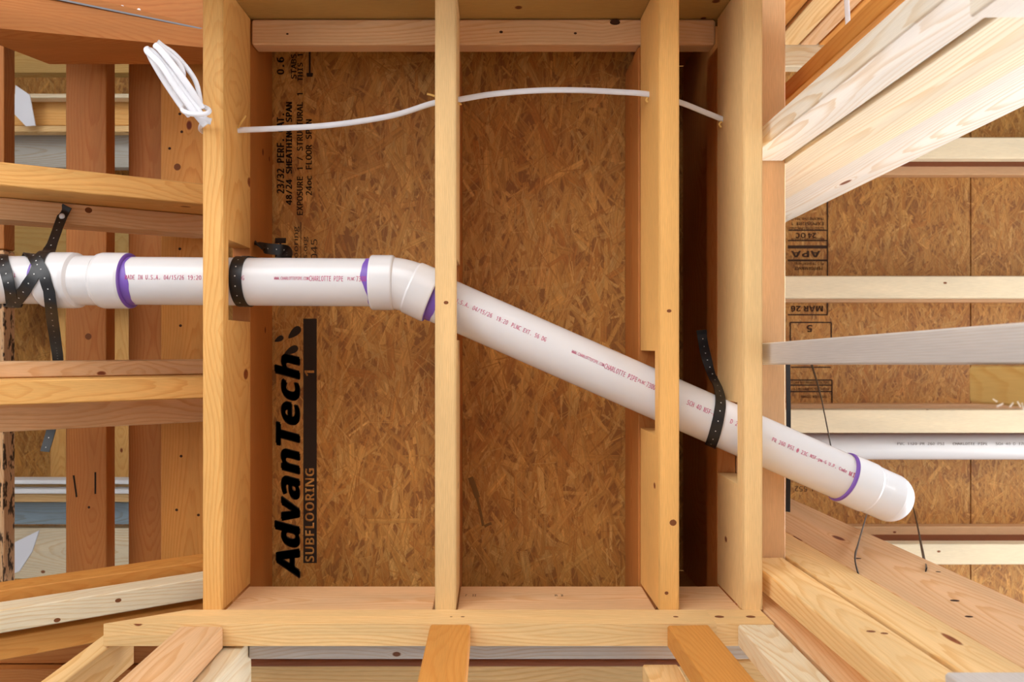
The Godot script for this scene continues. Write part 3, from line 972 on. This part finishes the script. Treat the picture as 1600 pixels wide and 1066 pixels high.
func right_wall() -> void:
	var lo := -EYE + 0.02
	beam("top_plate", "flat top plate over the right wall studs beside the joist", "plate", "", Vector3(0.4855, 1.392, -0.45), Vector3(0.585, 1.43, 0.88), 2, wood(5, "rose"))
	rstud("wall_stud", "pale 2x3 stud with a grey edge under the upper end of the right plate", 0.466, 0.537, 0.3424 + LEAN * 1.29, 0.380 + LEAN * 1.29, lo, 1.29, wood(1, "spruce"))
	rstud("wall_stud", "grey-edged stud above the capped pipe end", 0.466, 0.53, 0.0, 0.0375, lo, 1.29, wood(4, "grey"))
	var c := rstud("wall_stud", "golden stud with two dark knots below the capped pipe end", 0.466, 0.537, -0.396, -0.358, lo, 1.29, wood(0, "cream"))
	var cr := rstud("cripple_stud", "short stud with a rough sawn face beside the grey-edged stud", 0.466, 0.53, -0.0375, -0.001, lo, 0.683, wood(3, "dull"), "short studs of the right wall")
	rstud("cripple_stud", "short stud with a rounded end against the pale 2x3 stud", 0.466, 0.53, 0.340, 0.3765, lo, 0.683, wood(5, "spruce"), "short studs of the right wall")
	rstud("cripple_stud", "short grey-topped stud against the golden stud", 0.4425, 0.60, -0.3565, -0.302, lo, 0.683, wood(5, "grey"), "short studs of the right wall")
	# built-up posts behind the end studs
	rstud("post_ply", "wide yellow plank of the post behind the pale 2x3 stud", 0.541, 0.662, 0.374, 0.415, lo, 2.0, wood(3, "pale"), "plies of the posts behind the right wall")
	rstud("post_ply", "wide whitish plank at the far side of the post behind the pale 2x3 stud", 0.664, 0.776, 0.378, 0.416, lo, 2.0, wood(2, "spruce"), "plies of the posts behind the right wall")
	var d1 := rstud("post_ply", "pale plank next to the golden stud with a red-brown gap", 0.545, 0.626, -0.398, -0.358, lo, 2.0, wood(0, "cream"), "plies of the posts behind the right wall")
	var d2 := rstud("post_ply", "wide stained plank with a splintered edge below the capped pipe", 0.628, 0.80, -0.40, -0.360, lo, 2.0, wood(2, "rose"), "plies of the posts behind the right wall")
	for q in [[1340, 873, 0.006], [1466, 894, 0.004], [1492, 939, 0.006], [1514, 964, 0.005]]:
		var h: float = 0.36 * SC * F / (q[1] - 570.0)
		knot(d2, Vector3((q[0] - CX) / F * h, EYE + h, -0.3595 * SC - LEAN * h), Vector3(0, 0, 1), q[2] * 0.7, mats.knot_dark, 1.8)
	for q in [[1361, 987, 0.006], [1382, 990, 0.005]]:
		var h: float = 0.358 * SC * F / (q[1] - 570.0)
		knot(c, Vector3((q[0] - CX) / F * h, EYE + h, -0.3578 * SC - LEAN * h), Vector3(0, 0, 1), q[2] * 0.7, mats.knot, 1.6)
	var rough := flat(Color8(226, 214, 196), 0.8, 0.3)
	for q in [[1552, 624, 6, 4], [1567, 631, -9, 4], [1590, 628, 5, 8], [1583, 630, -5, 6], [1597, 630, 3, 12]]:
		var h := 0.66
		put("wood_splinter", cable_mesh([W(q[0], q[1], h), W(q[0] + q[2] * 0.6, q[1] + q[3] * 0.6, h - 0.004), W(q[0] + q[2], q[1] + q[3], h - 0.006)], 0.0007, 0.0004), rough, cr.transform.affine_inverse(), cr)
	# studs farther along
	var g2 := "farther studs beyond the right wall"
	rstud("wall_stud", "far orange stud beside the right plate before a row of three", 0.60, 0.682, 0.79, 0.828, lo, 1.66, wood(1, "amber"), g2)
	rstud("wall_stud", "far pale stud, nearest of a row of three beyond the white hanging cable", 0.684, 0.747, 0.784, 0.822, lo, 1.705, wood(1, "cream"), g2)
	rstud("wall_stud", "far tan stud, middle of a row of three beyond the white hanging cable", 0.749, 0.793, 0.784, 0.822, lo, 1.705, wood(1, "rose"), g2)
	rstud("wall_stud", "far amber stud, last of a row of three beyond the white hanging cable", 0.795, 0.832, 0.784, 0.822, lo, 1.705, wood(1, "amber"), g2)
	rstud("wall_stud", "deep amber stud just behind the pale 2x3 stud", 0.60, 0.665, 0.545, 0.583, lo, 1.9, wood(1, "amber"), g2)
	beam("top_plate", "short pale plate on the far row of three studs", "plate", "", Vector3(0.65, 1.84, 0.74), Vector3(0.93, 1.88, 0.86), 0, wood(1, "pale"))
	var drop := put("electric_cable", cable_mesh([W(1321, -60, 1.45), W(1323, 0, 1.45), W(1325, 40, 1.45), W(1327, 100, 1.45)], 0.0056, 0.003), mats.cable)
	tag(drop, "straight white cable passing behind the pale 2x3 stud", "cable")
	# the floor above: I-joists, strand board, a white pipe
	var hj := 2.1
	var rows := [[214.0, 248.0, "at the head of the far floor"], [431.0, 466.0, "crossing the stamped strand board"], [640.0, 677.0, "beside the far white pipe"], [850.0, 883.0, "below the pipe cap"]]
	for r in rows:
		var j := Node3D.new()
		j.name = numbered("i_joist")
		var zt: float = (CY - r[0]) / F * hj
		var zb: float = (CY - r[1]) / F * hj
		j.position = Vector3(1.6, EYE + hj, (zt + zb) * 0.5)
		add_child(j, true)
		tag(j, "pale-flanged I-joist " + r[2], "joist", "I-joists of the far floor")
		var wdt := zt - zb
		put("bottom_flange", board_mesh(Vector3(1.5, 0.038, wdt), 0.004), wood(5, "pale"), Transform3D(Basis(), Vector3(0, 0.019, 0)), j)
		put("web", board_mesh(Vector3(1.5, 0.165, 0.01), 0.001), wood(2, "rust"), Transform3D(Basis(), Vector3(0, 0.12, 0)), j)
		put("top_flange", board_mesh(Vector3(1.5, 0.038, wdt), 0.004), wood(5, "rose"), Transform3D(Basis(), Vector3(0, 0.221, 0)), j)
	var seam := (1517.0 - CX) / F * 2.341
	var zl := -1.05
	var zh := 1.05
	for q in [[0.62, seam - 0.002, "stamped strand board panel of the far floor"], [seam + 0.002, 2.6, "plain strand board panel past the far floor's seam"]]:
		var p := put("subfloor_panel", BoxMesh.new(), mats.osb_far, Transform3D(Basis(), Vector3((q[0] + q[1]) * 0.5, EYE + 2.352, (zl + zh) * 0.5)))
		(p.mesh as BoxMesh).size = Vector3(q[1] - q[0], 0.02, zh - zl)
		tag(p, q[2], "subfloor panel")
		if q[0] < 1.0:
			stamp(p)
	var hp := 2.22
	var back_pipe := put("drain_pipe", lathe_mesh(Vector3(0.9, EYE + hp, (CY - 697.5) / F * hp), Vector3(2.35, EYE + hp, (CY - 697.5) / F * hp), [Vector2(0, 0.0), Vector2(0, 0.042), Vector2(1.45, 0.042), Vector2(1.45, 0.0)], 40), mats.pvc)
	tag(back_pipe, "far white pipe lying between the I-joists behind the capped pipe", "pipe")
	var bc := Vector3(0, EYE + hp, (CY - 697.5) / F * hp)
	letter(back_pipe, "PVC 1120 PR 260 PSI   CHARLOTTE PIPE   SCH 40 D 1785", 200 * hp / F, 0.008, func(u, v, z): return bc + Vector3((1390 - CX) / F * hp + u, -0.0425 - z, 0.01 + v), mats.ink_brown, false, 0.0, true)
	for q in [
		[[W(1262, 548, 2.335), W(1280, 610, 2.0), W(1290, 655, 1.7), W(1301, 712, 1.40)], "thin black strap hanging over the stamped panel to the capped pipe"],
		[[W(1362, 780, 2.335), W(1352, 812, 1.75), W(1341, 850, 1.45), W(1336, 872, 1.35), W(1341, 897, 1.283)], "black strap end lying against the stained plank under the cap"],
		[[W(1420, 765, 2.335), W(1432, 815, 2.0), W(1439, 850, 1.7), W(1447, 891, 1.30)], "thin black strap hanging past the tip of the pipe cap"],
		[[W(1231, 560, 1.42), W(1232, 640, 1.45), W(1232, 720, 1.45), W(1231, 800, 1.42)], "black strap stretched along the right plate behind the pipe"]]:
		var path := smooth(q[0], 6)
		var ns := []
		for p in path:
			ns.append(Vector3.DOWN)
		var o := put("hanger_strap", sweep_mesh(path, ns, 0.0045, 0.001), mats.strap)
		tag(o, q[1], "strap", "black perforated hanger straps")

# the framed grade stamps, upside down in the picture
func stamp(p: Node3D) -> void:
	var h := 2.341
	var k := h / F
	var word := func(s: String, px: float, py: float, wd: float, ht: float, bold: bool) -> void:
		var o := W(px, py, h)       # right-hand end, on the text's baseline at the picture's top
		letter(p, s, wd * k, ht * k, func(u, v, z): return o + Vector3(-u, -z, -v), mats.ink_brown, bold)
	word.call("APA", 1282, 392, 46, 10, true)
	word.call("RATED STURD-I-FLOOR", 1288, 372, 52, 4, false)
	word.call("24 OC", 1275, 364, 32, 8, true)
	word.call("SIZED FOR SPACING", 1288, 355, 54, 4, false)
	word.call("EXPOSURE 1", 1287, 347, 50, 5, false)
	word.call("THICKNESS 0.703 IN", 1288, 340, 54, 4, false)
	word.call("PS 2-18 SHEATHING", 1287, 410, 46, 4, false)
	word.call("PERFORMANCE", 1285, 417, 44, 5, false)
	word.call("MAR 26", 1286, 478, 50, 9, true)
	word.call("5", 1269, 508, 8, 11, true)
	word.call("INSTALL STRENGTH AXIS", 1296, 596, 58, 4, false)
	word.call("ACROSS SUPPORTS", 1296, 606, 56, 4, false)
	word.call("THIS SIDE DOWN", 1292, 618, 40, 4, false)
	word.call("MILL 552", 1292, 760, 50, 8, false)
	for q in [[1293, 385, 2, 150], [1262, 386, 62, 5], [1262, 407, 62, 3], [1262, 376, 62, 2], [1262, 360, 60, 2], [1262, 492, 62, 2], [1293, 482, 2, 20], [1267, 504, 64, 2], [1299, 522, 2, 36], [1235, 522, 2, 36], [1267, 574, 62, 2], [1267, 594, 66, 2], [1300, 614, 2, 40], [1267, 602, 64, 2], [1267, 612, 64, 2]]:
		var b := BoxMesh.new()
		b.size = Vector3(q[2] * k, 0.0004, q[3] * k)
		put("stamp_line", b, mats.ink_brown, p.transform.affine_inverse() * Transform3D(Basis(), W(q[0], q[1], h)), p)

# ---------------------------------------------------------------- sloping members and old framing on the left
func slope_pt(h0: float, t: float, z: float) -> Vector3:   # t metres left of the reference, dropping 30 degrees
	return Vector3(-0.605 - 1.72 * t, EYE + h0 - t, z)

func rafter(label: String, z0: float, z1: float, h0: float, depth: float, m: Material, t0 := -0.035, t1 := 0.30) -> MeshInstance3D:
	var n := Vector3(-0.5026, 0.8645, 0)    # upward normal of the slope
	var mid := (z0 + z1) * 0.5
	var a := slope_pt(h0, t1, mid) + n * depth * 0.5
	var b := slope_pt(h0, t0, mid) + n * depth * 0.5
	return stick("sloping_rafter", label, "rafter", "sloping rafters left of the yellow joist", a, b, Vector3(0, 0, 1), z1 - z0, depth, m)

func left_side() -> void:
	var r1 := rafter("golden sloping rafter above the strap's nail", 0.292, 0.336, 1.44, 0.132, wood(0, "pine"))
	var r2 := rafter("rosy sloping board that the black strap is nailed to", 0.247, 0.2915, 1.573, 0.07, wood(1, "rose"), 0.02)
	rafter("tan sloping board on the upper side of the middle rafter", -0.0635, -0.031, 1.545, 0.055, wood(1, "rose"), -0.03)
	rafter("bright middle rafter, lowest of three plies below the coupling", -0.110, -0.064, 1.44, 0.13, wood(0, "pine"))
	rafter("brown sloping board on the lower side of the middle rafter", -0.168, -0.1105, 1.545, 0.055, wood(1, "rose"), -0.03)
	rafter("amber sloping board behind the knotty lower rafter", -0.54, -0.4655, 1.513, 0.06, wood(2, "amber"))
	var r3 := rafter("knotty pale lower rafter with a square end at the yellow joist", -0.5265, -0.4835, 1.44, 0.052, wood(1, "pale"), -0.03)
	rafter("orange lowest rafter passing behind the slanted plate end", -0.587, -0.544, 1.473, 0.08, wood(2, "amber"))
	knot(r3, slope_pt(1.4395, 0.077, -0.5005), Vector3(0.5026, -0.8645, 0), 0.004, mats.knot)
	knot(r3, slope_pt(1.4395, 0.128, -0.519), Vector3(0.5026, -0.8645, 0), 0.004, mats.knot)
	knot(r2, slope_pt(1.5725, 0.136, 0.28), Vector3(0.5026, -0.8645, 0), 0.006, mats.knot, 1.1)
	# header at the top left: a beam with a dark stain, and the board with nails above it
	var c := [Vector3(-1.06, 1.335, 0.62), Vector3(-0.56, 1.455, 0.62), Vector3(-0.56, 1.455, 0.657), Vector3(-1.06, 1.335, 0.74), Vector3(-0.98, 1.53, 0.62), Vector3(-0.56, 1.53, 0.62), Vector3(-0.56, 1.53, 0.657), Vector3(-0.98, 1.53, 0.74)]
	var mid := Vector3(-0.8, 1.45, 0.66)
	var local := []
	for p in c:
		local.append(p - mid)
	var hd := put("header_beam", hexa_mesh(local), wood(2, "brown"), Transform3D(Basis(), mid + Vector3(0, EYE, 0)))
	tag(hd, "brown header beam with a dark stain above the coiled cable", "beam")
	var nb := beam("ledger_board", "orange-brown ledger board with bright nail heads at the header", "board", "", Vector3(-1.1, 1.47, 0.665), Vector3(-0.545, 1.51, 0.95), 0, wood(3, "brown"))
	for q in [[191, 11], [217, 16]]:
		var p := W(q[0], q[1], 1.4695)
		put("nail_head", lathe_mesh(p, p + Vector3(0, -0.004, 0), [Vector2(0, 0.004), Vector2(0.001, 0.0038), Vector2(0.002, 0)], 12), mats.nail, nb.transform.affine_inverse(), nb)
	var fl := stick("metal_flashing", "grey metal flashing strip between header beam and ledger board", "flashing", "", W(60, -6, 1.375), W(318, 47, 1.45), Vector3.UP, 0.012, 0.004, mats.metal, 0.0005)
	# flat boards running across, above the rafters
	var g := "flat boards over the left rafters"
	beam("flat_board", "mould-speckled board at the far left behind the strap", "board", g, Vector3(-1.22, 1.6, -0.56), Vector3(-1.129, 1.638, 0.22), 2, wood(6, "rose"))
	beam("flat_board", "clean brown board at the far left above the golden rafter", "board", g, Vector3(-1.22, 1.6, 0.222), Vector3(-1.129, 1.638, 0.70), 2, wood(3, "brown"))
	var k2 := beam("flat_board", "flat board with a big round knot and two pencil slashes", "board", g, Vector3(-0.988, 1.6, -0.56), Vector3(-0.893, 1.638, 0.70), 2, wood(3, "brown"))
	beam("flat_board", "plain brown board between the slashed board and the nail-holed board", "board", g, Vector3(-0.875, 1.66, -0.56), Vector3(-0.76, 1.698, 0.70), 2, wood(3, "brown"))
	var k4 := beam("flat_board", "nail-holed orange board next to the yellow joist", "board", g, Vector3(-0.769, 1.6, -0.56), Vector3(-0.64, 1.638, 0.70), 2, wood(2, "amber"))
	knot(k2, W(138, 526, 1.6), Vector3.DOWN, 0.010, mats.knot, 1.0)
	knot(k2, W(139, 793, 1.6), Vector3.DOWN, 0.004, mats.knot_dark, 1.0)
	for q in [[115, 759, 0.3], [149, 754, 0.0]]:
		var a := W(q[0], q[1] - 16, 1.6)
		var b := W(q[0] + q[2] * 16, q[1] + 18, 1.6)
		var s := put("pencil_mark", cable_mesh([a, (a + b) * 0.5, b], 0.0022, 0.0004), mats.dark, k2.transform.affine_inverse(), k2)
	for q in [[281, 178], [284, 206], [265, 232], [276, 261], [281, 389], [282, 509], [283, 713], [276, 797], [310, 805]]:
		knot(k4, W(q[0], q[1], 1.6), Vector3.DOWN, 0.0042, mats.knot_dark, 1.1)
	knot(k4, W(277, 261, 1.5995), Vector3.DOWN, 0.008, mats.knot, 1.0)
	# old framing far above
	var hb := 2.3
	var band := func(called: String, label: String, y0: float, y1: float, h: float, th: float, m: Material) -> void:
		var za := (CY - y1) / F * h
		var zb := (CY - y0) / F * h
		beam(called, label, "board", "old boards high above the left rafters", Vector3(-1.75, h, za), Vector3(-1.0, h + th, zb), 0, m)
	band.call("old_board", "dull brown board high up beside the header", 52, 114, 2.2, 0.04, wood(3, "dull"))
	band.call("old_board", "pale strip board under the torn white paper", 146, 153, 2.25, 0.04, wood(1, "pale"))
	band.call("old_board", "yellow board behind the torn white paper", 153, 196, 2.3, 0.04, wood(1, "pine"))
	band.call("old_board", "pale ledge above the weathered grey board", 196, 206, 2.28, 0.04, wood(1, "cream"))
	band.call("old_board", "weathered grey board seen past the flat boards", 206, 262, 2.34, 0.04, wood(2, "weathered"))
	band.call("old_board", "greenish yellow board behind the pipe coupling", 330, 470, 2.4, 0.04, wood(2, "dull"))
	band.call("old_board", "white-edged board below the loose strap end", 750, 757, 2.2, 0.05, flat(Color8(236, 236, 236), 0.5))
	band.call("old_board", "tan board between two white edges", 757, 765, 2.24, 0.04, wood(1, "cream"))
	band.call("old_board", "second white-edged board over the blue stained board", 765, 772, 2.2, 0.05, flat(Color8(236, 236, 236), 0.5))
	band.call("old_board", "tan board under the second white edge", 772, 785, 2.24, 0.04, wood(1, "cream"))
	band.call("old_board", "blue-grey stained board with flaking paint", 785, 820, 2.3, 0.04, weathered())
	band.call("old_board", "pale board behind the folded white paper", 825, 905, 2.32, 0.04, wood(1, "pale"))
	for q in [[92.0, 102.0, "narrow yellow post behind the slashed board"], [186.0, 206.0, "narrow yellow post behind the plain brown board"]]:
		beam("old_post", q[2], "board", "yellow posts high on the left", Vector3((q[0] - 14 - CX) / F * 2.5, 2.5, (CY - 752) / F * 2.5), Vector3((q[1] - CX) / F * 2.5, 2.62, (CY - 330) / F * 2.5), 2, wood(1, "pine"))
	var attic := put("subfloor_panel", BoxMesh.new(), mats.osb, Transform3D(Basis(), Vector3(-1.4, EYE + 2.632, 0)))
	(attic.mesh as BoxMesh).size = Vector3(1.15, 0.02, 2.4)
	tag(attic, "strand board panel high above the old boards on the left", "subfloor panel")
	for q in [
		[[W(24, 133, 2.245), W(46, 148, 2.245), W(55, 196, 2.245), W(40, 197, 2.245), W(22, 178, 2.245)], "torn white paper hanging in front of the yellow board"],
		[[W(22, 848, 2.316), W(61, 829, 2.316), W(50, 862, 2.316), W(30, 893, 2.316), W(20, 897, 2.316)], "folded white paper above the lower rafters"]]:
		var st := SurfaceTool.new()
		st.begin(Mesh.PRIMITIVE_TRIANGLES)
		var m: Vector3 = Vector3.ZERO
		for p in q[0]:
			m += p / 5.0
		for i in 5:
			var a: Vector3 = q[0][i]
			var b: Vector3 = q[0][(i + 1) % 5] 
			var top := Vector3(0, 0.004, 0)
			tri(st, [m + Vector3(0, -0.01, 0), a, b], [Vector3.DOWN, Vector3.DOWN, Vector3.DOWN], [Vector2.ZERO, Vector2.ZERO, Vector2.ZERO])
			tri(st, [m + top, a + top, b + top], [Vector3.UP, Vector3.UP, Vector3.UP], [Vector2.ZERO, Vector2.ZERO, Vector2.ZERO])
			var e := (a + b) * 0.5 - m
			quad(st, [a, b, b + top, a + top], [e, e, e, e], [Vector2.ZERO, Vector2.ZERO, Vector2.ZERO, Vector2.ZERO])
		var o := put("paper_scrap", st.commit(), mats.paper)
		tag(o, q[1], "paper")

func weathered() -> StandardMaterial3D:
	var m := flat(Color8(150, 168, 180), 0.7, 0.3)
	m.albedo_texture = tex["wood2"]
	return m
